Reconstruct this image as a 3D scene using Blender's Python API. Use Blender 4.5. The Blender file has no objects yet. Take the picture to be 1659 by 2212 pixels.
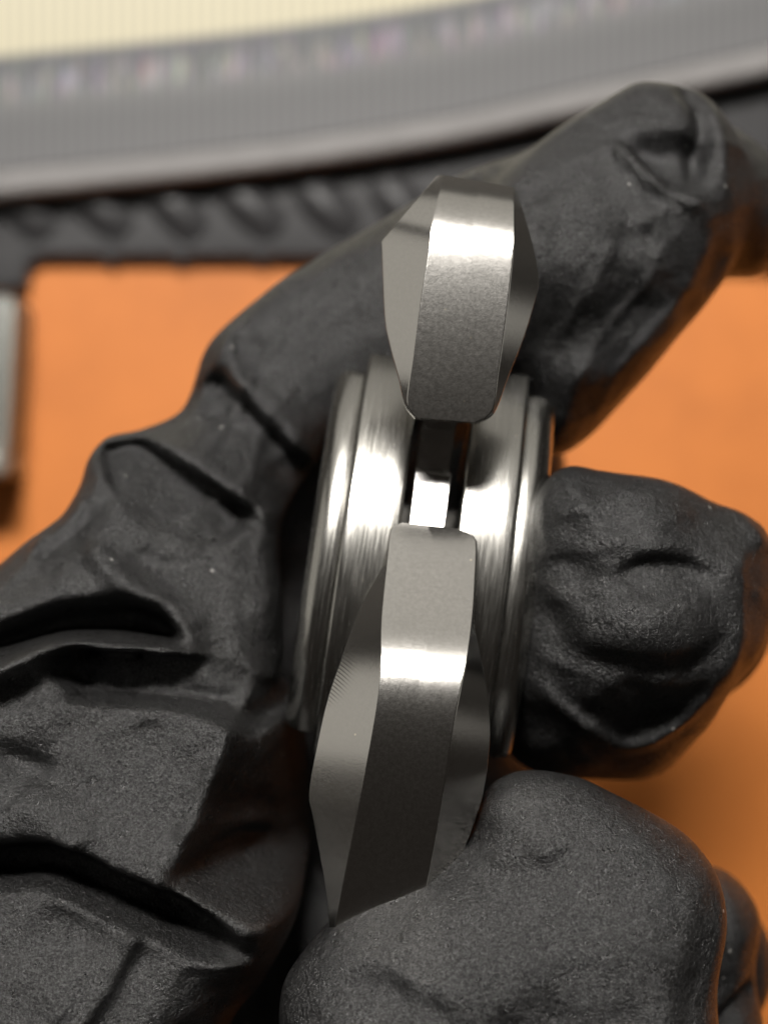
import bpy, bmesh, math, random
import numpy as np
from mathutils import Vector, Matrix

random.seed(7); np.random.seed(7)
scene = bpy.context.scene
COL = scene.collection
rad = math.radians

# ---------------------------------------------------------------- camera, light, exposure
# The focus plane (front of the lower arm) lies 150 mm above the mat, the lens 160 mm above that plane.
DCAM = 160.0          # mm, lens to focus plane
ZF = 150.0            # mm, focus plane above the mat
PX = 0.04             # mm per photo unit (1659 units across) at the focus plane

cam_d = bpy.data.cameras.new('camera'); cam = bpy.data.objects.new('camera', cam_d); COL.objects.link(cam)
cam.location = (0, 0, (ZF + DCAM) * 1e-3)
cam.rotation_euler = (0, 0, 0)
cam_d.sensor_fit = 'VERTICAL'; cam_d.sensor_height = 36.0
cam_d.lens = 36.0 * DCAM / (2212 * PX)
cam_d.clip_start = 0.005; cam_d.clip_end = 20
cam_d.dof.use_dof = True
cam_d.dof.focus_distance = (DCAM - 0.5) * 1e-3
cam_d.dof.aperture_fstop = 17.0
scene.camera = cam

world = bpy.data.worlds.new('World'); scene.world = world; world.use_nodes = True
bg = world.node_tree.nodes['Background']
bg.inputs[0].default_value = (1.0, 0.84, 0.72, 1); bg.inputs[1].default_value = 0.02

def area_lamp(name, direction, dist, size, radiance, color, size_y=None):
    d = Vector(direction).normalized()
    l = bpy.data.lights.new(name, 'AREA'); o = bpy.data.objects.new(name, l); COL.objects.link(o)
    l.shape = 'RECTANGLE'; l.size = size; l.size_y = size_y or size
    l.energy = radiance * math.pi * l.size * l.size_y
    l.color = color
    tgt = Vector((0, 0, ZF * 1e-3))
    o.location = tgt + d * dist
    o.rotation_euler = d.to_track_quat('Z', 'Y').to_euler()
    return o
def dirv(th, az):   # th off the camera axis, az from image-up clockwise (degrees)
    return (math.sin(rad(th)) * math.sin(rad(az)), math.sin(rad(th)) * math.cos(rad(az)), math.cos(rad(th)))
area_lamp('desk_lamp', dirv(40, -6), 0.50, 0.14, 148.0, (1.0, 0.965, 0.92), 0.085)
area_lamp('ceiling_fill', dirv(76, -8), 1.2, 1.6, 0.50, (1.0, 0.96, 0.88), 1.15)  # added fill standing in for ceiling bounce, gives the steel its grey gradient
area_lamp('left_fill', dirv(68, -78), 1.1, 0.9, 0.55, (1.0, 0.96, 0.88), 0.9)  # added fill at the left, lightens the left facets of the arms
area_lamp('right_fill', dirv(70, 82), 1.1, 0.5, 0.45, (1.0, 0.97, 0.9), 0.7)  # added dim fill at the right, brightens the right-hand facets

scene.view_settings.view_transform = 'Standard'; scene.view_settings.look = 'None'
scene.view_settings.exposure = 0.0; scene.view_settings.gamma = 1.0
scene.view_settings.use_curve_mapping = False
scene.cycles.use_denoising = True
scene.cycles.denoising_prefilter = 'ACCURATE'
scene.cycles.sample_clamp_indirect = 2.0
scene.cycles.max_bounces = 6

# ---------------------------------------------------------------- helpers
def P(px, py, w):
    """photo position and height over the focus plane (mm) -> x, y, w in mm"""
    s = PX * (DCAM - w) / DCAM
    return ((px - 829.5) * s, (1106 - py) * s, w)
def W(p):   # mm -> metres, w -> z
    return (p[0] * 1e-3, p[1] * 1e-3, (p[2] + ZF) * 1e-3)

def link(name, me, mat, parent=None, loc=None):
    o = bpy.data.objects.new(name, me); COL.objects.link(o)
    if mat: me.materials.clear(); me.materials.append(mat)
    if parent: o.parent = parent
    if loc: o.location = loc
    return o
def tag(o, label=None, cat=None, group=None, kind=None):
    if label: o['label'] = label
    if cat: o['category'] = cat
    if group: o['group'] = group
    if kind: o['kind'] = kind
    return o
def mesh_from(verts, faces, smooth=True, sharp=None):
    me = bpy.data.meshes.new('mesh'); me.from_pydata(verts, [], faces); me.update()
    bm = bmesh.new(); bm.from_mesh(me); bmesh.ops.recalc_face_normals(bm, faces=bm.faces); bm.to_mesh(me); bm.free()
    for p in me.polygons: p.use_smooth = smooth
    if smooth and sharp: me.set_sharp_from_angle(angle=rad(sharp))
    return me
def catmull(pts, n=8, closed=False):
    pts = [np.array(p, float) for p in pts]; out = []
    m = len(pts); rng = range(m if closed else m - 1)
    for i in rng:
        if closed: p0, p1, p2, p3 = pts[i - 1], pts[i], pts[(i + 1) % m], pts[(i + 2) % m]
        else: p0, p1, p2, p3 = pts[max(i - 1, 0)], pts[i], pts[i + 1], pts[min(i + 2, m - 1)]
        for k in range(n):
            t = k / n
            out.append(0.5 * ((2 * p1) + (p2 - p0) * t + (2 * p0 - 5 * p1 + 4 * p2 - p3) * t * t + (3 * p1 - p0 - 3 * p2 + p3) * t ** 3))
    if not closed: out.append(pts[-1])
    return np.array(out)

# ---------------------------------------------------------------- materials
def new_mat(name):
    m = bpy.data.materials.new(name); m.use_nodes = True
    nt = m.node_tree; b = nt.nodes['Principled BSDF']
    return m, nt, b
def node(nt, t, **kw):
    n = nt.nodes.new(t)
    for k, v in kw.items():
        if k in n.inputs: n.inputs[k].default_value = v
        else: setattr(n, k, v)
    return n
def ramp(nt, fac, stops):
    r = nt.nodes.new('ShaderNodeValToRGB'); e = r.color_ramp.elements
    while len(e) < len(stops): e.new(0.5)
    for el, (p, c) in zip(e, stops): el.position = p; el.color = (*c, 1) if len(c) == 3 else c
    nt.links.new(fac, r.inputs[0]); return r
def noise(nt, vec, scale, detail=3, rough=0.55):
    n = nt.nodes.new('ShaderNodeTexNoise'); n.inputs['Scale'].default_value = scale
    n.inputs['Detail'].default_value = detail; n.inputs['Roughness'].default_value = rough
    nt.links.new(vec, n.inputs['Vector']); return n
def coords(nt, scale=(1, 1, 1), rot=(0, 0, 0)):
    tc = nt.nodes.new('ShaderNodeTexCoord'); mp = nt.nodes.new('ShaderNodeMapping')
    mp.inputs['Scale'].default_value = scale; mp.inputs['Rotation'].default_value = rot
    nt.links.new(tc.outputs['Object'], mp.inputs['Vector']); return mp.outputs['Vector']
def bump(nt, height, strength, dist, prev=None):
    b = nt.nodes.new('ShaderNodeBump'); b.inputs['Strength'].default_value = strength; b.inputs['Distance'].default_value = dist
    nt.links.new(height, b.inputs['Height'])
    if prev: nt.links.new(prev, b.inputs['Normal'])
    return b.outputs['Normal']
def specks(nt, vec, scale, size):
    """sparse tiny flecks of dust: 0/1"""
    v = nt.nodes.new('ShaderNodeTexVoronoi'); v.inputs['Scale'].default_value = scale; v.inputs['Randomness'].default_value = 1
    nt.links.new(vec, v.inputs['Vector'])
    lt = node(nt, 'ShaderNodeMath', operation='LESS_THAN'); nt.links.new(v.outputs['Distance'], lt.inputs[0]); lt.inputs[1].default_value = size
    sep = nt.nodes.new('ShaderNodeSeparateColor'); nt.links.new(v.outputs['Color'], sep.inputs[0])
    gt = node(nt, 'ShaderNodeMath', operation='GREATER_THAN'); nt.links.new(sep.outputs[0], gt.inputs[0]); gt.inputs[1].default_value = 0.62
    mu = node(nt, 'ShaderNodeMath', operation='MULTIPLY'); nt.links.new(lt.outputs[0], mu.inputs[0]); nt.links.new(gt.outputs[0], mu.inputs[1])
    return mu.outputs[0]
def mixc(nt, fac, a, b):
    m = nt.nodes.new('ShaderNodeMix'); m.data_type = 'RGBA'
    for s, v in ((0, fac), (6, a), (7, b)):
        if hasattr(v, 'is_linked'): nt.links.new(v, m.inputs[s])
        else: m.inputs[s].default_value = v if s == 0 else (*v, 1)
    return m.outputs[2]

HUBW = -38.5
hx, hy, _ = P(904, 1307, -8.5)
HUB0 = (hx, hy, HUBW)
def node_scale(nt, sock, k):
    m = node(nt, 'ShaderNodeMath', operation='MULTIPLY'); nt.links.new(sock, m.inputs[0]); m.inputs[1].default_value = k; return m.outputs[0]
def make_glove():
    m, nt, b = new_mat('black_nitrile')
    v = coords(nt)
    big = noise(nt, v, 190, 5, 0.65)
    fine = noise(nt, v, 5200, 2, 0.6)
    grit = noise(nt, v, 2300, 4, 0.8)
    mid = noise(nt, v, 620, 5, 0.7)
    c = ramp(nt, big.outputs[0], [(0.3, (0.0045, 0.0044, 0.0046)), (0.7, (0.0085, 0.0083, 0.0081))])
    sp = specks(nt, v, 330, 0.055)
    pw = noise(nt, v, 3400, 2, 0.6)      # powdery grain of the film
    pr = ramp(nt, pw.outputs[0], [(0.46, (0.0,) * 3), (0.74, (1.0,) * 3)])
    grain = mixc(nt, pr.outputs[0], c.outputs[0], (0.036, 0.0355, 0.035))
    col = mixc(nt, sp, grain, (0.30, 0.29, 0.27))
    nt.links.new(col, b.inputs['Base Color'])
    r = ramp(nt, mid.outputs[0], [(0.3, (0.25,) * 3), (0.7, (0.37,) * 3)])
    nt.links.new(r.outputs[0], b.inputs['Roughness'])
    sl = ramp(nt, fine.outputs[0], [(0.36, (0.32,) * 3), (0.52, (0.62,) * 3), (0.66, (0.95,) * 3)])
    nt.links.new(sl.outputs[0], b.inputs['Specular IOR Level'])
    n = bump(nt, mid.outputs[0], 0.5, 0.0006)
    n = bump(nt, grit.outputs[0], 0.75, 0.00034, n)
    n = bump(nt, fine.outputs[0], 0.5, 0.00014, n)
    nt.links.new(n, b.inputs['Normal'])
    return m
def make_steel(name, base, rough, brushed=False, ripple=False):
    m, nt, b = new_mat(name)
    b.inputs['Metallic'].default_value = 1
    v = coords(nt)
    if brushed:
        vb = coords(nt, (9000, 260, 260)); st = noise(nt, vb, 1.0, 4, 0.65)
        vs = coords(nt, (1500, 60, 60)); st2 = noise(nt, vs, 1.0, 3, 0.6)
        c = ramp(nt, st2.outputs[0], [(0.3, tuple(x * 0.82 for x in base)), (0.7, base)])
        r = ramp(nt, st.outputs[0], [(0.3, (rough * 0.75,) * 3), (0.7, (rough * 1.35,) * 3)])
        n = bump(nt, st.outputs[0], 0.10, 0.00003)
    else:
        st = noise(nt, v, 6500, 3, 0.7); st2 = noise(nt, v, 3200, 4, 0.7)
        c = ramp(nt, st2.outputs[0], [(0.32, tuple(x * 0.93 for x in base)), (0.68, base)])
        r = ramp(nt, st2.outputs[0], [(0.3, (rough * 0.92,) * 3), (0.7, (rough * 1.1,) * 3)])
        n = bump(nt, st.outputs[0], 0.25, 0.00002)
        n = bump(nt, st2.outputs[0], 0.06, 0.00004, n)
    if ripple:   # cutter marks left by milling on one flank
        tc = nt.nodes.new('ShaderNodeTexCoord')
        ctr = (np.array(P(700, 1490, -3)) - np.array(HUB0)) * 1e-3
        dist = node(nt, 'ShaderNodeVectorMath', operation='DISTANCE'); nt.links.new(tc.outputs['Object'], dist.inputs[0]); dist.inputs[1].default_value = tuple(ctr)
        d2 = node(nt, 'ShaderNodeVectorMath', operation='DISTANCE'); nt.links.new(tc.outputs['Object'], d2.inputs[0])
        d2.inputs[1].default_value = tuple((np.array(P(560, 1800, -3)) - np.array(HUB0)) * 1e-3)
        mask = ramp(nt, node_scale(nt, dist.outputs['Value'], 1 / 0.008), [(0.2, (1,) * 3), (0.62, (0,) * 3)])
        sn = node(nt, 'ShaderNodeMath', operation='SINE'); nt.links.new(node_scale(nt, d2.outputs['Value'], 6.283 / 0.00030), sn.inputs[0])
        mm = node(nt, 'ShaderNodeMath', operation='MULTIPLY'); nt.links.new(sn.outputs[0], mm.inputs[0]); nt.links.new(mask.outputs[0], mm.inputs[1])
        n = bump(nt, mm.outputs[0], 0.40, 0.00004, n)
    col = mixc(nt, specks(nt, v, 420, 0.045), c.outputs[0], (0.75, 0.7, 0.6))
    nt.links.new(col, b.inputs['Base Color']); nt.links.new(r.outputs[0], b.inputs['Roughness']); nt.links.new(n, b.inputs['Normal'])
    return m
M_GLOVE = make_glove()
M_ARM = make_steel('stonewashed_steel', (0.52, 0.505, 0.475), 0.205)
M_ARM_LOW = make_steel('milled_steel', (0.52, 0.505, 0.475), 0.205, ripple=True)
M_DISC = make_steel('brushed_steel', (0.42, 0.41, 0.38), 0.22, brushed=True)
M_HUB = make_steel('hub_steel', (0.55, 0.54, 0.52), 0.25)

def make_mat_orange():
    m, nt, b = new_mat('orange_mat')
    v = coords(nt); n1 = noise(nt, v, 38, 6, .65); n2 = noise(nt, v, 900, 2)
    c = ramp(nt, n1.outputs[0], [(0.28, (0.47, 0.138, 0.019)), (0.5, (0.56, 0.170, 0.025)), (0.72, (0.62, 0.192, 0.030))])
    nt.links.new(c.outputs[0], b.inputs['Base Color']); b.inputs['Roughness'].default_value = 0.6
    nt.links.new(bump(nt, n2.outputs[0], 0.3, 0.0003), b.inputs['Normal'])
    return m
def make_plain(name, col, rough=0.5, metal=0.0, bscale=700, bstr=0.2):
    m, nt, b = new_mat(name)
    v = coords(nt); n1 = noise(nt, v, bscale * 0.2, 4); n2 = noise(nt, v, bscale, 2)
    c = ramp(nt, n1.outputs[0], [(0.3, tuple(x * 0.85 for x in col)), (0.7, col)])
    nt.links.new(c.outputs[0], b.inputs['Base Color']); b.inputs['Roughness'].default_value = rough; b.inputs['Metallic'].default_value = metal
    nt.links.new(bump(nt, n2.outputs[0], bstr, 0.0003), b.inputs['Normal'])
    return m
M_ORANGE = make_mat_orange()
M_RUBBER = make_plain('black_rubber', (0.028, 0.027, 0.028), 0.5)
M_DESK = make_plain('dark_desk', (0.06, 0.055, 0.05), 0.5)
M_BEZEL = make_plain('grey_bezel', (0.23, 0.22, 0.215), 0.55)
M_TOOL = make_plain('zinc_grey', (0.12, 0.122, 0.11), 0.5, 0.3)
M_TOOLB = make_plain('zinc_light', (0.24, 0.245, 0.22), 0.45, 0.2)

def make_screen():
    m, nt, b = new_mat('lit_screen')
    uvn = nt.nodes.new('ShaderNodeUVMap'); sep = nt.nodes.new('ShaderNodeSeparateXYZ'); nt.links.new(uvn.outputs[0], sep.inputs[0])
    # v: distance above the lower bezel (0..1 = 0..700 units)
    k = 1 / 700
    base = ramp(nt, sep.outputs[1], [(0, (0.175, 0.165, 0.160)), (150 * k, (0.135, 0.130, 0.125)), (196 * k, (0.17, 0.163, 0.155)),
                                     (270 * k, (0.105, 0.105, 0.105)), (296 * k, (0.105, 0.105, 0.105)), (312 * k, (0.84, 0.74, 0.49)), (1, (0.90, 0.80, 0.56))])
    mp = node(nt, 'ShaderNodeMapping'); mp.inputs['Scale'].default_value = (34, 7, 1); nt.links.new(uvn.outputs[0], mp.inputs[0])
    wn = nt.nodes.new('ShaderNodeTexNoise'); wn.inputs['Scale'].default_value = 1.0; wn.inputs['Detail'].default_value = 3; wn.inputs['Roughness'].default_value = .7; nt.links.new(mp.outputs[0], wn.inputs['Vector'])
    hs = node(nt, 'ShaderNodeHueSaturation'); hs.inputs['Saturation'].default_value = 1.25; hs.inputs['Value'].default_value = 0.75; nt.links.new(wn.outputs['Color'], hs.inputs['Color'])
    rows = ramp(nt, sep.outputs[1], [(0, (0,) * 3), (190 * k, (0,) * 3), (215 * k, (.75,) * 3), (252 * k, (.75,) * 3), (275 * k, (0.1,) * 3), (296 * k, (0.35,) * 3), (306 * k, (0,) * 3)])
    lum = ramp(nt, wn.outputs[0], [(0.46, (0,) * 3), (0.56, (1,) * 3)])
    mu = node(nt, 'ShaderNodeMath', operation='MULTIPLY'); nt.links.new(rows.outputs[0], mu.inputs[0]); nt.links.new(lum.outputs[0], mu.inputs[1])
    col = mixc(nt, mu.outputs[0], base.outputs[0], hs.outputs[0])
    wave = nt.nodes.new('ShaderNodeTexWave'); wave.inputs['Scale'].default_value = 9; wave.inputs['Distortion'].default_value = 0.6; nt.links.new(uvn.outputs[0], wave.inputs['Vector'])
    wr = ramp(nt, wave.outputs[0], [(0, (0.74,) * 3), (1, (1.04,) * 3)])
    mm = nt.nodes.new('ShaderNodeMix'); mm.data_type = 'RGBA'; mm.blend_type = 'MULTIPLY'; mm.inputs[0].default_value = 1
    nt.links.new(col, mm.inputs[6]); nt.links.new(wr.outputs[0], mm.inputs[7])
    b.inputs['Base Color'].default_value = (0.02, 0.02, 0.02, 1); b.inputs['Roughness'].default_value = 0.6
    nt.links.new(mm.outputs[2], b.inputs['Emission Color']); b.inputs['Emission Strength'].default_value = 0.93
    return m
M_SCREEN = make_screen()

# ---------------------------------------------------------------- setting: mat, strip, display, tool end
TW = -ZF
def plate(name, poly_px, w_top, thick, mat, parent=None, bev=0.8, seg=3):
    """an extruded outline with rounded edges; outline given at its own height"""
    top = [P(x, y, w_top) for x, y in poly_px]
    bm = bmesh.new()
    vs = [bm.verts.new(W(p)) for p in top]
    f = bm.faces.new(vs); bmesh.ops.recalc_face_normals(bm, faces=[f])
    if f.normal.z < 0: f.normal_flip()
    r = bmesh.ops.extrude_face_region(bm, geom=[f])
    for v in [g for g in r['geom'] if isinstance(g, bmesh.types.BMVert)]: pass
    newf = [g for g in r['geom'] if isinstance(g, bmesh.types.BMFace)]
    for v in vs: v.co.z -= thick * 1e-3
    bmesh.ops.recalc_face_normals(bm, faces=bm.faces)
    if bev:
        es = [e for e in bm.edges if e.calc_face_angle(0) > rad(35)]
        bmesh.ops.bevel(bm, geom=es, offset=bev * 1e-3, segments=seg, affect='EDGES', profile=0.5)
    me = bpy.data.meshes.new('mesh'); bm.to_mesh(me); bm.free()
    for p in me.polygons: p.use_smooth = True
    me.set_sharp_from_angle(angle=rad(40))
    return link(name, me, mat, parent)

me = mesh_from([(-1.2, -1.2, -.003), (1.2, -1.2, -.003), (1.2, 1.2, -.003), (-1.2, 1.2, -.003)], [(0, 1, 2, 3)], False)
tag(link('tabletop', me, M_DESK), kind='structure')
me = mesh_from([(x * a, y + dy, z) for z in (-.003, 0) for x, a, y, dy in ((-1, .17, -.13, 0), (1, .17, -.13, 0), (1, .17, .06, 0), (-1, .17, .06, 0))],
               [(4, 5, 6, 7), (0, 1, 5, 4), (1, 2, 6, 5), (2, 3, 7, 6), (3, 0, 4, 7)], False)
tag(link('work_mat', me, M_ORANGE), kind='structure')

strip = bpy.data.objects.new('ribbed_strip', None); COL.objects.link(strip); strip.location = W(P(800, 500, TW))
tag(strip, 'black rubber strip with slanted ribs lying on the orange mat below the display', 'rubber strip')
INVS = Matrix.Translation(strip.location).inverted()
def child(o, par): 
    o.parent = par; o.matrix_parent_inverse = Matrix.Translation(par.location).inverted(); return o
child(plate('base', [(-700, 60), (2500, 0), (2500, 575), (1659, 572), (829, 556), (62, 552), (58, 622), (-700, 622)], TW + 4, 4, M_RUBBER, None, 0.8), strip)
# one rib, shared by all
rl, rw_, rh = 15.0, 5.8, 2.6
vs, fs = [], []
for i in range(17):
    t = i / 16; y = (t - .5) * rl; k = math.sin(math.pi * t) ** .8
    for j in range(13):
        u = j / 12 * 2 - 1; vs.append((u * rw_ * 1e-3, y * 1e-3, (math.cos(u * math.pi / 2) ** 2 * rh * k - .05) * 1e-3))
for i in range(16):
    for j in range(12): a = i * 13 + j; fs.append((a, a + 1, a + 14, a + 13))
ribme = mesh_from(vs, fs)
for i, x in enumerate(range(-130, 1900, 163)):
    o = link('rib', ribme, M_RUBBER); o.location = W(P(x + 20, 450 - 0.006 * x, TW + 3.4)); o.rotation_euler = (0, 0, rad(48 + random.uniform(-6, 6)))
    child(o, strip)

disp = bpy.data.objects.new('display', None); COL.objects.link(disp); disp.location = W(P(800, 0, TW))
tag(disp, 'grey framed lit display with cream page and dark toolbar behind the hand', 'display')
edge = catmull([(-700, 480), (-200, 447), (0, 425), (400, 386), (700, 350), (1000, 302), (1250, 247), (1659, 160), (2000, 85), (2500, -30)], 6)
child(plate('frame', [tuple(p) for p in edge] + [(2500, -900), (-700, -900)], TW + 11, 6.5, M_BEZEL, None, 1.6, 4), disp)
vs, fs, uv = [], [], []
offs = [62, 700]
for p in edge:
    for o_ in offs:
        vs.append(W(P(p[0], p[1] - o_, TW + 11.35))); uv.append(((p[0] + 700) / 700, (o_ if o_ > 62 else 62) / 700))
n = len(edge)
for i in range(n - 1): fs.append((2 * i, 2 * i + 2, 2 * i + 3, 2 * i + 1))
me = bpy.data.meshes.new('mesh'); me.from_pydata(vs, [], fs)
ul = me.uv_layers.new(name='UVMap')
for l in me.loops: ul.data[l.index].uv = uv[l.vertex_index]
me.update()
child(link('screen', me, M_SCREEN), disp)

tool = bpy.data.objects.new('metal_clamp', None); COL.objects.link(tool); tool.location = W(P(0, 830, TW))
tag(tool, 'grey metal clamp end with pale foot at the left edge on the orange mat', 'clamp')
child(plate('jaw', [(-260, 640), (30, 632), (20, 800), (8, 985), (-260, 985)], TW + 14, 14, M_TOOL, None, 1.2), tool)
child(plate('rib', [(12, 648), (34, 646), (16, 984), (-10, 984)], TW + 15.5, 15.4, M_TOOLB, None, 0.5), tool)
child(plate('foot', [(-260, 965), (8, 962), (16, 1030), (-260, 1042)], TW + 17, 17, M_TOOLB, None, 1.5), tool)

# ---------------------------------------------------------------- the steel spinner
TILT = rad(8.0)
ax = np.array([math.cos(TILT), -math.sin(TILT), 0.0])       # along the axle
bx = np.array([math.sin(TILT), math.cos(TILT), 0.0])        # up across the discs
wx = np.array([0, 0, 1.0])
HUB = np.array(HUB0)
spin = bpy.data.objects.new('metal_spinner', None); COL.objects.link(spin); spin.location = W(HUB)
tag(spin, 'steel spinner with two faceted arms and stepped curved caps held edge-on in the glove', 'spinner')

def cap_mesh(prof, a0, a1, n=110, bev=0.6):
    """sweep a closed profile (t along the axle, radius) about local X between two angles; ends slightly drawn in for a soft edge"""
    vs, fs = [], []; m = len(prof)
    rmid = sum(r for t, r in prof) / m; tmid = sum(t for t, r in prof) / m
    st = [(a0, .96), (a0 + .5, .985), (a0 + 1.2, 1.0)] + [(a0 + 1.2 + (a1 - a0 - 2.4) * k / n, 1.0) for k in range(1, n)] + [(a1 - 1.2, 1.0), (a1 - .5, .985), (a1, .96)]
    for a, k in st:
        c, s_ = math.sin(rad(a)), math.cos(rad(a))
        for t, r in prof:
            t2, r2 = tmid + (t - tmid) * k, rmid + (r - rmid) * k
            vs.append((t2 * 1e-3, c * r2 * 1e-3, s_ * r2 * 1e-3))
    N = len(st)
    for i in range(N - 1):
        for k in range(m): fs.append((i * m + k, i * m + (k + 1) % m, (i + 1) * m + (k + 1) % m, (i + 1) * m + k))
    fs.append(tuple(range(m))); fs.append(tuple(reversed(range((N - 1) * m, N * m))))
    return mesh_from(vs, fs, True, 28)
def arc(cx, cy, rx, ry, a0, a1, n=6):
    return [(cx + rx * math.cos(rad(a0 + (a1 - a0) * i / n)), cy + ry * math.sin(rad(a0 + (a1 - a0) * i / n))) for i in range(n + 1)]
RC = 30.0
inner = [(2.6, 12.0)] + arc(2.9, RC - .3, .3, .3, 180, 90, 4) + [(3.8, RC + .02), (6.6, RC)] + arc(7.45, RC - .4, .4, .4, 90, 0, 4) + [(7.85, 12.0)]
outer = [(7.80, 13.5)] + arc(8.05, RC - 1.6, .2, .3, 180, 90, 3) + [(8.6, RC - 1.3)] + arc(8.9, RC - 3.2, 1.9, 1.9, 85, 0, 8) + [(10.8, RC - 6), (10.5, RC - 7), (10.5, 13.5)]
MROT = Matrix(((ax[0], bx[0], 0), (ax[1], bx[1], 0), (0, 0, 1))).to_4x4()
for sgn in (-1, 1):
    pi_ = [(t * sgn, r) for t, r in inner]; po = [(t * sgn, r) for t, r in outer]
    c = link('cap', cap_mesh(pi_, -31, 50.5), M_DISC, spin); c.matrix_local = MROT
    c2 = link('outer_rim', cap_mesh(po, -28, 47.5), M_DISC, c)
hubpoly = [(7.0, -8.7), (12.1, -10.5), (12.4, -10.9), (12.6, -18), (16.5, -18), (17.2, -9.5), (23, -10.5), (27, -13), (25, -20), (14, -27), (0, -27.5), (-14, -25), (-19, -20), (-21, -10), (-14, -7), (-3, -7.6), (2, -8.4)]
vs, fs = [], []
for t in (-1.9, 1.4):
    for b_, w_ in hubpoly: vs.append((t * 1e-3, b_ * 1e-3, (w_ - HUBW) * 1e-3))
n = len(hubpoly)
fs = [tuple(range(n)), tuple(range(2 * n - 1, n - 1, -1))] + [(i, (i + 1) % n, n + (i + 1) % n, n + i) for i in range(n)]
hub = link('hub_plate', mesh_from(vs, fs, True, 15), M_HUB, spin); hub.matrix_local = MROT
bv = hub.modifiers.new('bevel', 'BEVEL'); bv.width = 0.00012; bv.segments = 2; bv.limit_method = 'ANGLE'; bv.angle_limit = rad(25); bv.harden_normals = True
axle = link('core', cap_mesh([(-7.7, 11.2), (7.7, 11.2), (7.7, 13.0), (-7.7, 13.0)], -30, 45, 40), M_HUB, spin); axle.matrix_local = MROT

def interp_y(pts, y):
    ys = [p[1] for p in pts]; xs = [p[0] for p in pts]
    return float(np.interp(y, ys, xs))
def smooth_curve(pts, n):
    c = catmull(pts, 14); d = np.r_[0, np.cumsum(np.linalg.norm(np.diff(c, axis=0), axis=1))]
    t = np.linspace(0, d[-1], n)
    return np.stack([np.interp(t, d, c[:, k]) for k in range(2)], 1)
def tilt_profile(tilts, y_anchor, w_anchor):
    """integrate the surface tilt (deg, up positive) along y -> w(y)"""
    ys = np.arange(300, 2200, 1.0); tl = np.interp(ys, [t[0] for t in tilts], [t[1] for t in tilts])
    k = np.ones(25) / 25; tl = np.convolve(np.pad(tl, 12, mode='edge'), k, 'valid')
    w = np.cumsum(np.tan(np.radians(tl))) * PX
    w -= np.interp(y_anchor, ys, w); w += w_anchor
    return lambda y: np.interp(y, ys, w)

def ease(ts, vs):
    x = np.linspace(0, 1, 401); y = np.interp(x, ts, vs); k = np.exp(-(np.arange(-70, 71) / 40.0) ** 2); k /= k.sum()
    y = np.convolve(np.pad(y, 70, mode='edge'), k, 'valid'); return lambda t: float(np.interp(t, x, y))
def arm(name, CL, CR, SL, SR, wf, facet, back, mat, N=72):
    cl, cr, sl, sr = (smooth_curve(c, N) for c in (CL, CR, SL, SR))
    rows = []
    for i in range(N):
        wl, wr = float(wf(cl[i, 1])), float(wf(cr[i, 1] - 18))
        dl = np.hypot(*(sl[i] - cl[i])) * PX; dr = np.hypot(*(sr[i] - cr[i])) * PX
        fl, fr = facet(i / (N - 1))
        wsl, wsr = wl - 0.25 - dl * fl, wr - 0.25 - dr * fr
        wb = min(wsl, wsr) - back
        L, R = P(*cl[i], wl), P(*cr[i], wr)
        sLp, sRp = P(*sl[i], wsl), P(*sr[i], wsr)
        Bl, Br = (L[0], L[1], wb), (R[0], R[1], wb)
        rows.append([L, R, sRp, (sRp[0], sRp[1], wsr - 1.6), Br, Bl, (sLp[0], sLp[1], wsl - 1.6), sLp])
    vs, fs = [], []
    for r in rows:
        # centre face gets three extra columns for an even surface
        L, R = np.array(r[0]), np.array(r[1])
        vs += [tuple(L), tuple(L * .5 + R * .5), tuple(R)] + [tuple(p) for p in r[2:]]
    m = 9
    vs = [tuple((np.array(v) - HUB) * 1e-3) for v in vs]
    for i in range(N - 1):
        for k in range(m): a = i * m + k; b2 = i * m + (k + 1) % m; fs.append((a, b2, b2 + m, a + m))
    fs.append(tuple(range(m))); fs.append(tuple(reversed(range((N - 1) * m, N * m))))
    me = mesh_from(vs, fs, True)
    sharp = me.attributes.new('sharp_edge', 'BOOLEAN', 'EDGE')
    for e in me.edges:
        a, b2 = e.vertices; along = abs(a - b2) == m
        endcap = (a < m and b2 < m) or (a >= (N - 1) * m and b2 >= (N - 1) * m)
        sharp.data[e.index].value = endcap or (along and a % m != 1)
    bw = me.attributes.new('bevel_weight_edge', 'FLOAT', 'EDGE')
    for e in me.edges: bw.data[e.index].value = float(sharp.data[e.index].value and abs(e.vertices[0] - e.vertices[1]) == m)
    o = link(name, me, mat, spin)
    b = o.modifiers.new('bevel', 'BEVEL'); b.width = 0.00010; b.segments = 2; b.limit_method = 'WEIGHT'; b.harden_normals = True
    return o

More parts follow.
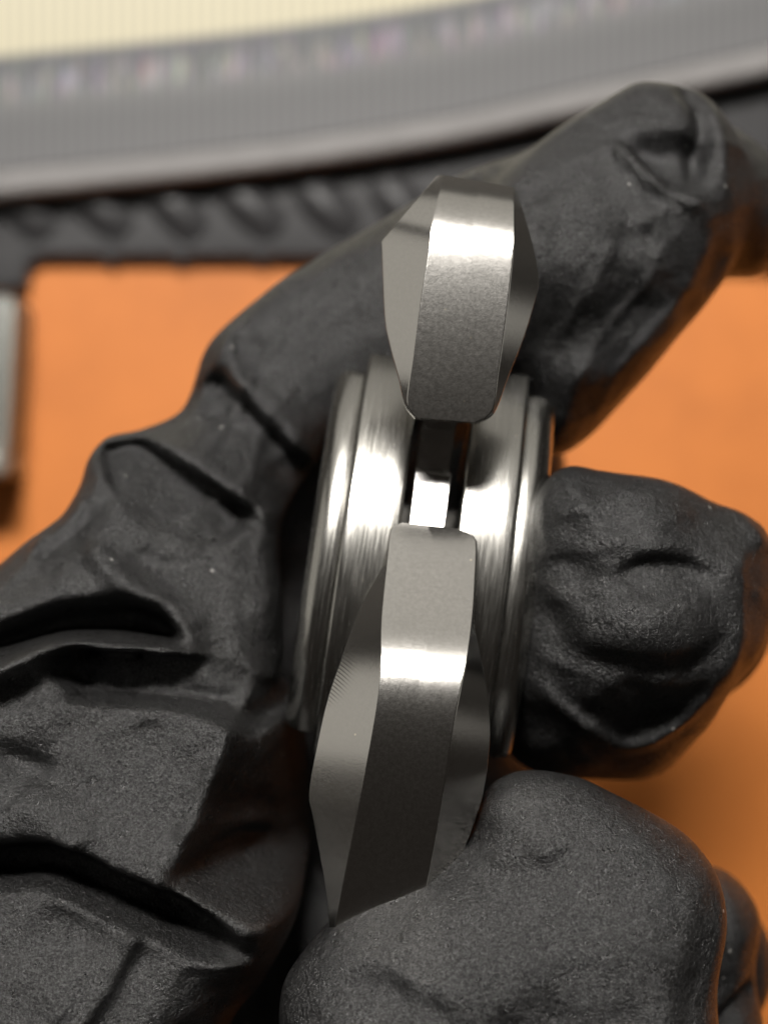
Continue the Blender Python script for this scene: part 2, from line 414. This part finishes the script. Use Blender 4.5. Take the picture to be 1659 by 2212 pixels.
wf_low = tilt_profile([(1130, 35), (1360, 37), (1392, 31), (1435, 21), (1480, 11), (1540, 3), (1640, -4), (1780, -10), (2100, -13)], 1500, 2.0)
arm('lower_arm',
    [(868, 1129), (846, 1138), (841, 1160), (834, 1235), (825, 1337), (822, 1443), (813, 1532), (791, 1659), (766, 1786), (736, 1939), (715, 2050)],
    [(984, 1141), (1022, 1158), (1029, 1180), (1026, 1250), (1022, 1320), (1010, 1417), (995, 1489), (978, 1574), (961, 1680), (942, 1800), (915, 1960), (898, 2070)],
    [(866, 1130), (843, 1142), (838, 1164), (824, 1225), (783, 1303), (736, 1426), (707, 1511), (685, 1608), (667, 1712), (676, 1769), (694, 1863), (708, 1956), (714, 2052)],
    [(986, 1142), (1025, 1160), (1031, 1184), (1028, 1260), (1024, 1341), (1041, 1434), (1055, 1511), (1059, 1574), (1056, 1629), (1048, 1690), (1030, 1760), (960, 1950), (902, 2074)],
    wf_low, lambda t, a=ease([0, .25, .50, .70, 1], [1.30, 1.10, .42, .78, .95]), b=ease([0, .36, .54, .70, 1], [1.4, 1.35, .40, 1.1, 1.25]): (a(t), b(t)), 4.0, M_ARM_LOW)
wf_up = tilt_profile([(370, 66), (400, 58), (430, 42), (440, 37), (462, 31), (487, 21), (510, 13), (535, 8), (580, 5.5), (700, 2), (900, -3)], 900, -2.5)
arm('upper_arm',
    [(953, 377), (948, 423), (934, 481), (926, 538), (909, 649), (893, 773), (880, 868), (898, 902)],
    [(1110, 404), (1111, 477), (1111, 518), (1104, 588), (1092, 690), (1076, 806), (1064, 885), (1028, 912)],
    [(944, 380), (884, 449), (829, 514), (823, 522), (824, 535), (826, 588), (831, 690), (843, 752), (860, 814), (874, 874), (896, 905)],
    [(1113, 408), (1130, 455), (1152, 534), (1164, 604), (1156, 649), (1131, 731), (1098, 814), (1067, 893), (1030, 915)],
    wf_up, lambda t, b=ease([0, .3, .5, .75, 1], [1.5, 1.3, .75, .9, 1.3]): (0.45 + .35 * t, b(t)), 3.2, M_ARM)

# ---------------------------------------------------------------- the gloved hand: one continuous implicit surface
H = 0.36   # mm, sampling step
gx = np.arange(-92, 62, H, dtype=np.float32); gy = np.arange(-92, 52, H, dtype=np.float32); gw = np.arange(-78, 13, H, dtype=np.float32)
X2, Y2 = np.meshgrid(gx, gy, indexing='ij')
F = np.full((len(gx), len(gy), len(gw)), 30.0, np.float32)

def sstep(a, b, x):
    t = np.clip((x - a) / (b - a), 0, 1); return t * t * (3 - 2 * t)
def poly_sdf(pts, X, Y):
    """signed distance, negative inside"""
    d = np.full(X.shape, 1e9, np.float32); ins = np.zeros(X.shape, bool); n = len(pts)
    for i in range(n):
        ax_, ay_ = pts[i]; bx_, by_ = pts[(i + 1) % n]
        ex, ey = bx_ - ax_, by_ - ay_; qx, qy = X - ax_, Y - ay_
        t = np.clip((qx * ex + qy * ey) / (ex * ex + ey * ey + 1e-9), 0, 1)
        d = np.minimum(d, (qx - ex * t) ** 2 + (qy - ey * t) ** 2)
        c = ((ay_ > Y) != (by_ > Y)) & (X < (bx_ - ax_) * (Y - ay_) / (by_ - ay_ + 1e-12) + ax_)
        ins ^= c
    d = np.sqrt(d); return np.where(ins, -d, d)
def line_dist(pts, X, Y):
    """unsigned distance, side (+ right of travel), parameter 0..1"""
    d = np.full(X.shape, 1e9, np.float32); sg = np.ones(X.shape, np.float32); tt = np.zeros(X.shape, np.float32)
    L = np.r_[0, np.cumsum(np.linalg.norm(np.diff(pts, axis=0), axis=1))]
    for i in range(len(pts) - 1):
        ex, ey = pts[i + 1] - pts[i]; qx, qy = X - pts[i][0], Y - pts[i][1]
        t = np.clip((qx * ex + qy * ey) / (ex * ex + ey * ey + 1e-9), 0, 1)
        dd = (qx - ex * t) ** 2 + (qy - ey * t) ** 2; m = dd < d
        d = np.where(m, dd, d); sg = np.where(m, np.sign(ey * qx - ex * qy), sg); tt = np.where(m, (L[i] + t * (L[i + 1] - L[i])) / L[-1], tt)
    return np.sqrt(d), sg, tt
def fold(S, X, Y, wr, pts, depth, width, edge=0.9, ridge=0.0, sig=1.0, t0=0.15, t1=0.15, flat=False):
    """cloth folded over itself: sharp drop at the line, slow recovery on its right-hand side, raised lip on the left"""
    pm = catmull([P(x, y, wr)[:2] for x, y in pts], 6)
    d, s, t = line_dist(pm, X, Y); sd = d * s
    tp = sstep(0, t0 + 1e-4, t) * (1 - sstep(1 - t1 - 1e-4, 1, t)) if (t0 or t1) else 1
    wd = width * (0.35 + 0.65 * tp)
    rec = (1 - sstep(.72, 1.0, sd / wd)) if flat else np.clip(1 - np.maximum(sd - edge * .6, 0) / wd, 0, 1) 
    drop = sstep(-edge * .3, edge, sd) * rec
    S -= depth * tp * drop
    if ridge: S += ridge * tp * np.exp(-((sd + edge * .4) / sig) ** 2)
def ridge(S, X, Y, wr, pts, h, sig, t0=0.2, t1=0.2, sig2=None):
    pm = catmull([P(x, y, wr)[:2] for x, y in pts], 6)
    d, s, t = line_dist(pm, X, Y)
    tp = sstep(0, t0 + 1e-4, t) * (1 - sstep(1 - t1 - 1e-4, 1, t))
    sg = np.where(s > 0, sig2 or sig, sig)
    S += h * tp * np.exp(-(d / sg) ** 2)
def wrinkles(S, X, Y, wr, centre, spread, ang, n, seed, depth=(.25, .7), length=(4, 11), jit=25):
    rs = np.random.RandomState(seed)
    for i in range(n):
        c = np.array(centre) + rs.uniform(-1, 1, 2) * np.array(spread); a = rad(ang + rs.uniform(-jit, jit)); L = rs.uniform(*length) / PX * .5
        b = rs.uniform(-.18, .18) * L
        pts = [(c[0] - math.cos(a) * L, c[1] + math.sin(a) * L), (c[0] + math.sin(a) * b, c[1] + math.cos(a) * b), (c[0] + math.cos(a) * L, c[1] - math.sin(a) * L)]
        dp = rs.uniform(*depth)
        if rs.rand() < .6: fold(S, X, Y, wr, pts, dp, rs.uniform(1.6, 3.4), .8, dp * .5, 1.1, .4, .4)
        else: ridge(S, X, Y, wr, pts, dp * .8, rs.uniform(.7, 1.2), .4, .4, rs.uniform(1.0, 2.0))
def creases(S, X, Y, ang, period, amp, seed, sharp=3.0):
    """irregular taut creases of thin glove film, roughly along one direction"""
    for q in range(3):
        a = rad(ang + (-24, 8, 31)[q]); u = X * math.sin(a) + Y * math.cos(a); v = X * math.cos(a) - Y * math.sin(a)
        ph = u * math.pi / (period * (1, .62, 1.5)[q]) + 1.5 * cell_noise(X, Y, .22, seed + q) * 2.2 + .8 * cell_noise(X, Y, .6, seed + 20 + q)
        r = (1 - np.abs(np.sin(ph))) ** sharp
        m = sstep(-.05, .30, cell_noise(X * (1 - .0), Y, .20, seed + 40 + q)) 
        S += amp * (1, .6, .9)[q] * r * m
def blob(S, X, Y, wr, c, rx, ry, rot, h, p=2.0):
    cx, cy, _ = P(c[0], c[1], wr); r = rad(rot); u = (X - cx) * math.cos(r) + (Y - cy) * math.sin(r); v = -(X - cx) * math.sin(r) + (Y - cy) * math.cos(r)
    S += h * np.exp(-(((u / rx) ** 2 + (v / ry) ** 2) ** (p / 2)))
def cell_noise(X, Y, scale, seed):
    rs = np.random.RandomState(seed); out = np.zeros_like(X)
    for k in range(14):
        a = rs.uniform(0, 2 * math.pi); f = scale * rs.uniform(.6, 1.6); out += np.sin((X * math.cos(a) + Y * math.sin(a)) * f + rs.uniform(0, 6.28) + 1.5 * np.sin((X * math.sin(a) - Y * math.cos(a)) * f * .6))
    return out / 14

def smin_into(sl, f, k):
    a = F[sl]
    if k <= 0: F[sl] = np.minimum(a, f); return
    h = np.clip(0.5 + 0.5 * (a - f) / k, 0, 1)
    F[sl] = a * (1 - h) + f * h - k * h * (1 - h)
def pillow(poly, wr, front, T, D, k, sculpt=None, rough=0.0, seed=1):
    """a padded volume with the given outline: front(x,y) in mm, half thickness T, rim radius D"""
    pm = catmull([P(x, y, wr)[:2] for x, y in poly], 5, closed=True)
    pad = 4.0
    i0, i1 = np.searchsorted(gx, [pm[:, 0].min() - pad, pm[:, 0].max() + pad]); j0, j1 = np.searchsorted(gy, [pm[:, 1].min() - pad, pm[:, 1].max() + pad])
    X, Y = X2[i0:i1, j0:j1], Y2[i0:i1, j0:j1]
    d = -poly_sdf(pm, X, Y) + .28 * cell_noise(X, Y, .55, seed + 9)
    Fr = front(X, Y) + np.zeros_like(X)
    mid = Fr - T
    S = np.zeros_like(X)
    if sculpt: sculpt(S, X, Y)
    for ax_ in (0, 1): S = (np.roll(S, 1, ax_) + 2 * S + np.roll(S, -1, ax_)) / 4
    if rough: S += rough * (28 * cell_noise(X, Y, .28, seed + 3) + 5 * cell_noise(X, Y, .8, seed) + 1.6 * cell_noise(X, Y, 2.0, seed + 5))
    k0, k1 = np.searchsorted(gw, [mid.min() - T - pad, Fr.max() + S.max() + pad]); k1 = min(k1, len(gw))
    w = gw[k0:k1][None, None, :]
    u = (w - mid[..., None]) / T
    wp = u - (S / T)[..., None] * sstep(-0.25, 0.55, u)
    rim = np.maximum((D - d) / D, 0)[..., None]
    f = (np.sqrt(rim ** 2 + wp ** 2) - 1) * min(D, T)
    smin_into((slice(i0, i1), slice(j0, j1), slice(k0, k1)), f.astype(np.float32), k)
def bone(a, ra, b, rb, k=1.5):
    a, b = np.array(P(*a)), np.array(P(*b)); R = max(ra, rb) + 4
    lo, hi = np.minimum(a, b) - R, np.maximum(a, b) + R
    i0, i1 = np.searchsorted(gx, [lo[0], hi[0]]); j0, j1 = np.searchsorted(gy, [lo[1], hi[1]]); k0, k1 = np.searchsorted(gw, [lo[2], hi[2]])
    x, y, w = gx[i0:i1][:, None, None], gy[j0:j1][None, :, None], gw[k0:k1][None, None, :]
    e = b - a; t = np.clip(((x - a[0]) * e[0] + (y - a[1]) * e[1] + (w - a[2]) * e[2]) / (e @ e), 0, 1)
    f = np.sqrt((x - a[0] - t * e[0]) ** 2 + (y - a[1] - t * e[1]) ** 2 + (w - a[2] - t * e[2]) ** 2) - (ra + (rb - ra) * t)
    smin_into((slice(i0, i1), slice(j0, j1), slice(k0, k1)), f.astype(np.float32), k)
def plane(p0, p1, p2):
    """front surface through three points given as (px, py, w)"""
    a, b, c = (np.array(P(*p)) for p in (p0, p1, p2)); n = np.cross(b - a, c - a)
    return lambda X, Y: a[2] - (n[0] * (X - a[0]) + n[1] * (Y - a[1])) / n[2]

# hidden parts of the hand: palm, wrist and the finger roots behind the spinner
bone((-250, 2350, -34), 22, (-500, 2700, -40), 24, 4)
bone((-150, 1900, -36), 18, (-300, 2300, -36), 22, 4)
bone((0, 1600, -44), 15, (500, 1900, -50), 15, 4)
bone((300, 2100, -40), 15, (-200, 2350, -38), 20, 4)
bone((100, 1450, -36), 12, (640, 1000, -44), 10, 3)
bone((400, 1600, -54), 11, (1150, 1370, -60), 9.5, 3)      # second finger, root to middle joint
bone((1150, 1370, -60), 9.5, (1470, 1330, -34), 9.5, 3)
bone((500, 1350, -46), 12, (720, 1250, -60), 11, 3)
bone((720, 1250, -60), 11, (1050, 1020, -62), 9.5, 3)
bone((540, 1250, -47), 9, (540, 1600, -47), 10, 3)
bone((450, 1950, -54), 11, (1150, 1900, -58), 9.5, 3)      # third finger
bone((1150, 1900, -58), 9.5, (1480, 2080, -34), 9, 3)
bone((560, 1800, -48), 12, (900, 2200, -46), 13, 3)
bone((700, 1600, -56), 12, (1000, 1800, -58), 12, 3)
bone((640, 1000, -44), 10, (1000, 700, -42), 9.5, 3)       # first finger behind the upper arm

# first finger, long back section with the bunched glove on the left
def sc_a(S, X, Y):
    w_ = -18
    fold(S, X, Y, w_, [(470, 770), (490, 815), (520, 845), (590, 920), (666, 1002), (700, 1060)], 4.0, 7.0, 1.0, .9, 1.8, .10, .06)
    fold(S, X, Y, w_, [(500, 690), (492, 740), (505, 800), (540, 850)][::-1], 1.3, 4.0, 1.4, .5, 1.5, .2, .2)
    fold(S, X, Y, w_, [(195, 965), (240, 948), (296, 946), (416, 1012), (500, 1066), (555, 1108), (585, 1165)], 5.0, 6.0, .8, 1.2, 1.8, .03, .2)
    ridge(S, X, Y, w_, [(545, 1100), (585, 1180), (605, 1290), (600, 1400)], 1.6, 1.3, .1, .3, 2.4)
    ridge(S, X, Y, w_, [(600, 960), (640, 1080), (650, 1200)], -1.2, 1.6, .2, .2)
    ridge(S, X, Y, w_, [(195, 1110), (230, 1180), (277, 1233), (361, 1293), (412, 1344), (432, 1376), (425, 1400)], 2.4, 1.2, .3, .03, 1.3)
    ridge(S, X, Y, w_, [(230, 1075), (300, 1140), (370, 1175)], 1.1, 1.4, .3, .3, 2.2)
    fold(S, X, Y, w_, [(300, 1165), (350, 1195), (400, 1200)], .9, 2.4, .9, .3, 1., .3, .3)
    fold(S, X, Y, w_, [(80, 1190), (150, 1140), (215, 1060)], 1.6, 3.0, 1., .5, 1.2, .1, .3)
    fold(S, X, Y, w_, [(-200, 1420), (-60, 1372), (40, 1340), (140, 1305), (260, 1286), (361, 1300), (412, 1348), (424, 1385)], 9.0, 5.0, 2.6, .9, 1.8, .05, .06, True)
    creases(S, X, Y, -42, 4.2, 1.0, 101, 4.5)
    wrinkles(S, X, Y, w_, (420, 1130), (160, 90), -50, 9, 21, (.2, .5), (3, 8))
    wrinkles(S, X, Y, w_, (560, 800), (110, 120), -50, 6, 22, (.25, .6), (4, 9))
    wrinkles(S, X, Y, w_, (150, 1240), (110, 50), 30, 5, 23, (.2, .5), (4, 8))
    wrinkles(S, X, Y, w_, (520, 1290), (70, 120), -75, 6, 24, (.2, .5), (4, 9))
    wrinkles(S, X, Y, -27, (1000, 480), (140, 90), -60, 5, 25, (.2, .5), (4, 9))
def front_a(X, Y):
    f1 = plane((150, 1250, -11), (640, 800, -25), (600, 1250, -14))(X, Y)
    f2 = plane((640, 800, -25), (1400, 300, -27), (1000, 800, -27))(X, Y)
    k = 4.0; h = np.clip(.5 + .5 * (f2 - f1) / k, 0, 1); return f2 * h + f1 * (1 - h) + k * h * (1 - h)
pillow([(-400, 1500), (-160, 1350), (0, 1243), (88, 1163), (150, 1112), (183, 1050), (199, 988), (236, 944), (300, 925), (372, 893), (402, 842), (432, 752), (482, 690), (560, 622), (640, 562),
        (820, 455), (1000, 352), (1130, 300), (1250, 235), (1330, 185), (1400, 166), (1500, 176), (1575, 205), (1660, 250), (1740, 330), (1770, 460), (1700, 560), (1600, 572), (1440, 640), (1200, 760), (900, 850), (740, 930),
        (655, 1040), (608, 1150), (615, 1300), (610, 1430), (500, 1500), (300, 1470), (100, 1430), (-200, 1560)],
       -26, front_a, 9.0, 7.5, 3.0, sc_a, .10, 3)
# first finger, bent-back end section with its tip by the right cap
def sc_a2(S, X, Y):
    w_ = -18
    fold(S, X, Y, w_, [(1335, 330), (1350, 302), (1400, 290), (1450, 286), (1500, 280), (1560, 290)], 2.3, 6.5, 2.4, .3, 1.6, .15, .25)
    ridge(S, X, Y, w_, [(1330, 300), (1345, 335), (1395, 395), (1491, 446), (1560, 500)], 1.6, 1.0, .1, .3, .8)
    ridge(S, X, Y, w_, [(1485, 160), (1512, 210), (1520, 270), (1500, 420)], -1.8, 1.0, .05, .2)
    ridge(S, X, Y, w_, [(1540, 200), (1568, 300), (1560, 420)], .8, 1.0, .2, .3)
    ridge(S, X, Y, w_, [(1560, 470), (1500, 640), (1380, 800), (1300, 900)], 1.0, 1.4, .2, .3)
    ridge(S, X, Y, w_, [(1590, 490), (1540, 600), (1470, 690)], -1.2, 1.2, .2, .2)
    ridge(S, X, Y, w_, [(1150, 730), (1300, 700), (1420, 620)], -1.4, 2.8, .2, .2)
    ridge(S, X, Y, w_, [(1200, 800), (1280, 810), (1340, 790)], .7, 1.8, .3, .3)
    ridge(S, X, Y, w_, [(1250, 420), (1290, 520), (1330, 600)], .6, 2.6, .3, .3)
    creases(S, X, Y, -35, 4.5, .8, 131, 4.0)
    wrinkles(S, X, Y, w_, (1320, 520), (150, 130), -40, 14, 31, (.2, .55), (3, 8), 70)
    wrinkles(S, X, Y, w_, (1440, 330), (110, 60), -30, 5, 32, (.2, .5), (3, 7), 40)
def front_a2(X, Y):
    a = plane((1400, 300, -17), (1200, 620, -15), (1550, 600, -18))(X, Y)
    b = plane((1400, 620, -16), (1150, 640, -15), (1250, 950, -24))(X, Y)
    h = np.clip(.5 + .5 * (b - a) / 3.0, 0, 1); return b * (1 - h) + a * h - 3.0 * h * (1 - h)
pillow([(1010, 480), (1080, 380), (1200, 270), (1330, 190), (1400, 158), (1495, 166), (1570, 212), (1632, 320), (1648, 440), (1606, 562), (1545, 645), (1480, 722), (1350, 882), (1280, 950), (1228, 976), (1185, 972), (1140, 900), (1105, 800), (1060, 640)],
       -22, front_a2, 9.5, 10.0, 3.0, sc_a2, .10, 5)

# second finger: blunt end towards the lens, glove tip crumpled
def sc_b(S, X, Y):
    w_ = -8
    fold(S, X, Y, w_, [(1285, 1275), (1310, 1235), (1345, 1208), (1393, 1193), (1470, 1193), (1520, 1222), (1550, 1275)], 2.0, 4.2, 1.3, .6, 2.0, .3, .3)
    blob(S, X, Y, w_, (1400, 1340), 5.6, 2.6, -6, 1.9, 3)
    fold(S, X, Y, w_, [(1120, 1250), (1170, 1272), (1205, 1300), (1231, 1338), (1258, 1380), (1312, 1398), (1412, 1420), (1500, 1395), (1590, 1320)], 1.5, 4.2, 1.8, .4, 1.2, .05, .3)
    fold(S, X, Y, w_, [(1150, 1440), (1230, 1480), (1320, 1510), (1450, 1500), (1560, 1480)], 1.6, 6.0, 2.6, .2, 1.6, .3, .3)
    ridge(S, X, Y, w_, [(1130, 1445), (1170, 1495), (1231, 1546), (1297, 1600), (1358, 1634), (1412, 1630), (1489, 1578), (1545, 1510), (1570, 1450)], 2.0, .8, .25, .3)
    ridge(S, X, Y, w_, [(1596, 1150), (1604, 1300), (1598, 1420), (1560, 1530)], 1.0, .8, .2, .2, 2.4)
    ridge(S, X, Y, w_, [(1180, 1130), (1290, 1080), (1400, 1085), (1500, 1130)], .8, 1.6, .3, .3)
    ridge(S, X, Y, w_, [(1190, 1190), (1240, 1230), (1260, 1290)], -.8, 1.6, .3, .3)
    ridge(S, X, Y, w_, [(1290, 1470), (1350, 1450), (1420, 1465), (1500, 1445)], .8, 1.0, .3, .3)
    creases(S, X, Y, 10, 3.6, .7, 161, 4.0)
    wrinkles(S, X, Y, w_, (1330, 1130), (150, 70), 15, 7, 41, (.15, .4), (3, 7), 60)
    wrinkles(S, X, Y, w_, (1370, 1450), (150, 40), 0, 8, 42, (.2, .5), (2, 6), 70)
def front_b(X, Y):
    a = plane((1400, 1100, -4.0), (1400, 1400, -5.0), (1620, 1300, -6.5))(X, Y)
    b = plane((1400, 1430, -5.0), (1200, 1430, -4.5), (1400, 1700, -19.0))(X, Y)
    h = np.clip(.5 + .5 * (b - a) / 2.0, 0, 1); return b * (1 - h) + a * h - 2.0 * h * (1 - h)
pillow([(1150, 1090), (1185, 1030), (1230, 1008), (1300, 1018), (1412, 1030), (1482, 1052), (1551, 1086), (1625, 1114), (1672, 1160), (1690, 1280), (1665, 1400), (1605, 1495), (1555, 1600), (1520, 1672), (1489, 1712), (1435, 1735), (1350, 1735), (1200, 1720), (1110, 1650), (1105, 1500), (1130, 1350), (1140, 1200)],
       -14, front_b, 10.5, 10.5, 1.2, sc_b, .12, 8)
# third finger, mostly hidden behind the thumb
pillow([(1380, 1900), (1480, 1880), (1570, 1890), (1625, 1940), (1650, 2010), (1640, 2130), (1655, 2260), (1600, 2400), (1400, 2420), (1300, 2200)],
       -22, plane((1450, 1900, -16), (1600, 2200, -16), (1400, 2200, -16)), 8.5, 7.0, 1.0,
       lambda S, X, Y: fold(S, X, Y, -16, [(1500, 2230), (1570, 2170), (1640, 2130)], 1.8, 2.6, .9, .3, 1, .2, .1), .10, 11)

# heel of the hand and base of the thumb: broad creased panels at lower left
def sc_m(S, X, Y):
    w_ = -3
    ridge(S, X, Y, w_, [(-100, 1480), (0, 1446), (46, 1422), (153, 1384), (240, 1390), (324, 1399), (400, 1408), (470, 1436)], 4.8, 1.1, .1, .15, 1.0)
    fold(S, X, Y, w_, [(60, 1430), (140, 1404), (220, 1412), (320, 1414), (430, 1428), (520, 1458), (610, 1515), (650, 1560)], 8.5, 4.9, .9, .5, 1., .14, .10, True)
    ridge(S, X, Y, w_, [(300, 1494), (430, 1494), (532, 1492), (512, 1550), (495, 1595), (462, 1688), (416, 1808), (379, 1868)], 1.2, 1.0, .05, .12, .8)
    blob(S, X, Y, w_, (60, 1655), 5.0, 1.3, -22, -2.0)
    ridge(S, X, Y, w_, [(20, 1722), (110, 1700), (190, 1640), (240, 1600)], 1.0, 1.2, .3, .3, 2.4)
    blob(S, X, Y, w_, (60, 1500), 5, 1.3, 15, -1.6)
    ridge(S, X, Y, w_, [(30, 1560), (150, 1520), (260, 1500)], .8, 1.8, .3, .3)
    ridge(S, X, Y, w_, [(0, 1780), (100, 1755), (220, 1790)], .7, 1.8, .3, .3)
    fold(S, X, Y, w_, [(-140, 1790), (0, 1812), (83, 1806), (166, 1822), (277, 1873), (384, 1916), (462, 1962), (555, 2026), (610, 2070)], 8.5, 4.2, 1.9, .6, 1.8, .02, .25, True)
    ridge(S, X, Y, w_, [(40, 1890), (66, 1862), (92, 1850), (208, 1905), (333, 1962), (416, 2008), (509, 2044), (573, 2050), (605, 2040)], 1.5, .8, .1, .1, 1.8)
    fold(S, X, Y, w_, [(365, 1905), (382, 1868), (440, 1830), (520, 1820), (600, 1850)], 2.4, 4.0, 1.0, .3, 1, .2, .3)
    fold(S, X, Y, w_, [(340, 1960), (324, 1984), (277, 2072), (222, 2160), (185, 2215), (150, 2290)][::-1], 1.3, 7.0, .6, .5, 1.2, .1, .12)
    ridge(S, X, Y, w_, [(80, 1960), (180, 1990), (260, 2010)], -.9, 2.0, .3, .3)
    ridge(S, X, Y, w_, [(20, 2050), (120, 2100), (200, 2110)], .5, 1.6, .3, .3)
    ridge(S, X, Y, w_, [(560, 1560), (590, 1700), (560, 1820)], .8, 2.0, .3, .3)
    creases(S, X, Y, -25, 6.0, .8, 191, 4.5)
    wrinkles(S, X, Y, w_, (250, 1680), (200, 130), 30, 10, 51, (.12, .35), (3, 8), 80)
    wrinkles(S, X, Y, w_, (330, 2110), (220, 90), -10, 9, 52, (.12, .35), (3, 8), 80)
    wrinkles(S, X, Y, w_, (540, 1720), (60, 150), -70, 6, 53, (.25, .6), (3, 9), 40)
def front_m(X, Y):
    a = plane((100, 1700, -1.5), (420, 1600, -3.0), (300, 1900, 0.0))(X, Y)
    b = plane((532, 1494, -4.2), (379, 1865, -0.6), (660, 1750, -25.0))(X, Y) + 25 * sstep(P(0, 1880, -3)[1], P(0, 2020, -3)[1], Y) * 1.0
    c = plane((573, 2049, -4.0), (384, 2212, 0.0), (640, 2212, -18.0))(X, Y)
    def smn(p, q, k): h = np.clip(.5 + .5 * (q - p) / k, 0, 1); return q * (1 - h) + p * h - k * h * (1 - h)
    return smn(smn(a, b, .9), c, 2.5)
pillow([(-500, 1500), (-200, 1440), (0, 1400), (150, 1368), (300, 1378), (420, 1400), (560, 1460), (622, 1530), (635, 1650), (645, 1790), (650, 1930), (622, 2050), (560, 2170), (470, 2300), (400, 2700), (-500, 2800)],
       -8, front_m, 11.0, 3.0, 1.0, sc_m, .10, 14)

# thumb, nearest to the lens, pressing on the end of the lower arm
def sc_t(S, X, Y):
    w_ = 4
    blob(S, X, Y, w_, (880, 2200), 3.2, 1.5, 25, -.9)
    ridge(S, X, Y, w_, [(780, 2190), (850, 2170), (960, 2190)], .5, 1.4, .3, .3)
    ridge(S, X, Y, w_, [(1566, 1910), (1530, 2040), (1480, 2180), (1440, 2300)], -.5, 1.2, .1, .1)
    ridge(S, X, Y, w_, [(1060, 2260), (1180, 2160), (1250, 2140)], -.5, 2.5, .3, .3)
    ridge(S, X, Y, w_, [(1250, 2240), (1350, 2190), (1420, 2180)], -.5, 2., .3, .3)
    creases(S, X, Y, 35, 6.0, .6, 221, 3.5)
    fold(S, X, Y, w_, [(1010, 1850), (1090, 1870), (1180, 1850), (1260, 1800)], .7, 3.5, 1.2, .4, 1.4, .3, .3)
    fold(S, X, Y, w_, [(700, 2110), (790, 2085), (900, 2110), (1010, 2170)], .8, 4.0, 1.2, .5, 1.6, .3, .3)
    wrinkles(S, X, Y, w_, (1100, 2080), (300, 160), 30, 10, 61, (.08, .2), (4, 10), 80)
def front_t(X, Y):
    return plane((800, 2100, 7.5), (1300, 1800, 5.5), (1200, 2200, 8.0))(X, Y)
pillow([(600, 2240), (603, 2185), (616, 2128), (665, 2060), (722, 2004), (820, 1932), (900, 1897), (985, 1856), (1024, 1812), (1042, 1756), (1070, 1716), (1120, 1692), (1187, 1687), (1260, 1700), (1320, 1724), (1453, 1792), (1533, 1860), (1572, 1930), (1580, 2030), (1560, 2160), (1545, 2350), (1450, 2600), (1150, 2800), (700, 2700), (600, 2400)],
       1, front_t, 9.5, 11.5, 0.8, sc_t, .09, 17)
bone((1050, 2600, -10), 13, (500, 2750, -24), 18, 4)

def surface_nets(F):
    ins = F < 0
    c = np.zeros(tuple(s - 1 for s in F.shape), np.uint8)
    offs = [(i, j, k) for i in (0, 1) for j in (0, 1) for k in (0, 1)]
    sh = c.shape
    for i, j, k in offs: c += ins[i:i + sh[0], j:j + sh[1], k:k + sh[2]]
    idx = np.argwhere((c > 0) & (c < 8))
    ids = np.full(sh, -1, np.int32); ids[tuple(idx.T)] = np.arange(len(idx))
    vals = {o: F[idx[:, 0] + o[0], idx[:, 1] + o[1], idx[:, 2] + o[2]] for o in offs}
    acc = np.zeros((len(idx), 3)); cnt = np.zeros(len(idx))
    for a in offs:
        for ax_ in range(3):
            if a[ax_]: continue
            b = list(a); b[ax_] = 1; b = tuple(b); va, vb = vals[a], vals[b]
            m = (va < 0) != (vb < 0); t = np.where(m, va / np.where(m, va - vb, 1), 0)
            p = np.tile(np.array(a, float), (len(idx), 1)); p[:, ax_] = t
            acc += p * m[:, None]; cnt += m
    V = idx + acc / cnt[:, None]
    quads = []
    for ax_ in range(3):
        u, v = [(1, 2), (2, 0), (0, 1)][ax_]
        s0 = [slice(None)] * 3; s1 = [slice(None)] * 3; s0[ax_] = slice(0, -1); s1[ax_] = slice(1, None)
        A, B = ins[tuple(s0)], ins[tuple(s1)]
        e = np.argwhere(A != B); e = e[(e[:, u] > 0) & (e[:, v] > 0) & (e[:, u] < F.shape[u] - 1) & (e[:, v] < F.shape[v] - 1)]
        flip = A[tuple(e.T)]
        def at(du, dv):
            q = e.copy(); q[:, u] -= du; q[:, v] -= dv; return ids[tuple(q.T)]
        q = np.stack([at(1, 1), at(0, 1), at(0, 0), at(1, 0)], 1); q[~flip] = q[~flip][:, ::-1]
        quads.append(q)
    return V, np.concatenate(quads)
F[0, :, :] = F[-1, :, :] = 1; F[:, 0, :] = F[:, -1, :] = 1; F[:, :, 0] = F[:, :, -1] = 1
V, Q = surface_nets(F)
V = V * H + np.array([gx[0], gy[0], gw[0]])
# light relaxation
for it in range(2):
    acc = np.zeros_like(V); cnt = np.zeros(len(V))
    for a, b in ((0, 1), (1, 2), (2, 3), (3, 0)):
        np.add.at(acc, Q[:, a], V[Q[:, b]]); np.add.at(acc, Q[:, b], V[Q[:, a]]); np.add.at(cnt, Q[:, a], 1); np.add.at(cnt, Q[:, b], 1)
    V = V * .5 + .5 * acc / np.maximum(cnt, 1)[:, None]
Vw = V * 1e-3; Vw[:, 2] += ZF * 1e-3
me = bpy.data.meshes.new('mesh')
me.vertices.add(len(Vw)); me.vertices.foreach_set('co', Vw.astype(np.float32).ravel())
me.loops.add(Q.size); me.loops.foreach_set('vertex_index', Q.astype(np.int32).ravel())
me.polygons.add(len(Q)); me.polygons.foreach_set('loop_start', np.arange(0, Q.size, 4, dtype=np.int32))
me.polygons.foreach_set('use_smooth', np.ones(len(Q), bool))
me.update(calc_edges=True); me.validate()
hand = link('gloved_hand', me, M_GLOVE)
tag(hand, 'hand in a wrinkled matte black glove gripping the steel spinner', 'gloved hand')
print('hand verts', len(Vw), 'faces', len(Q))
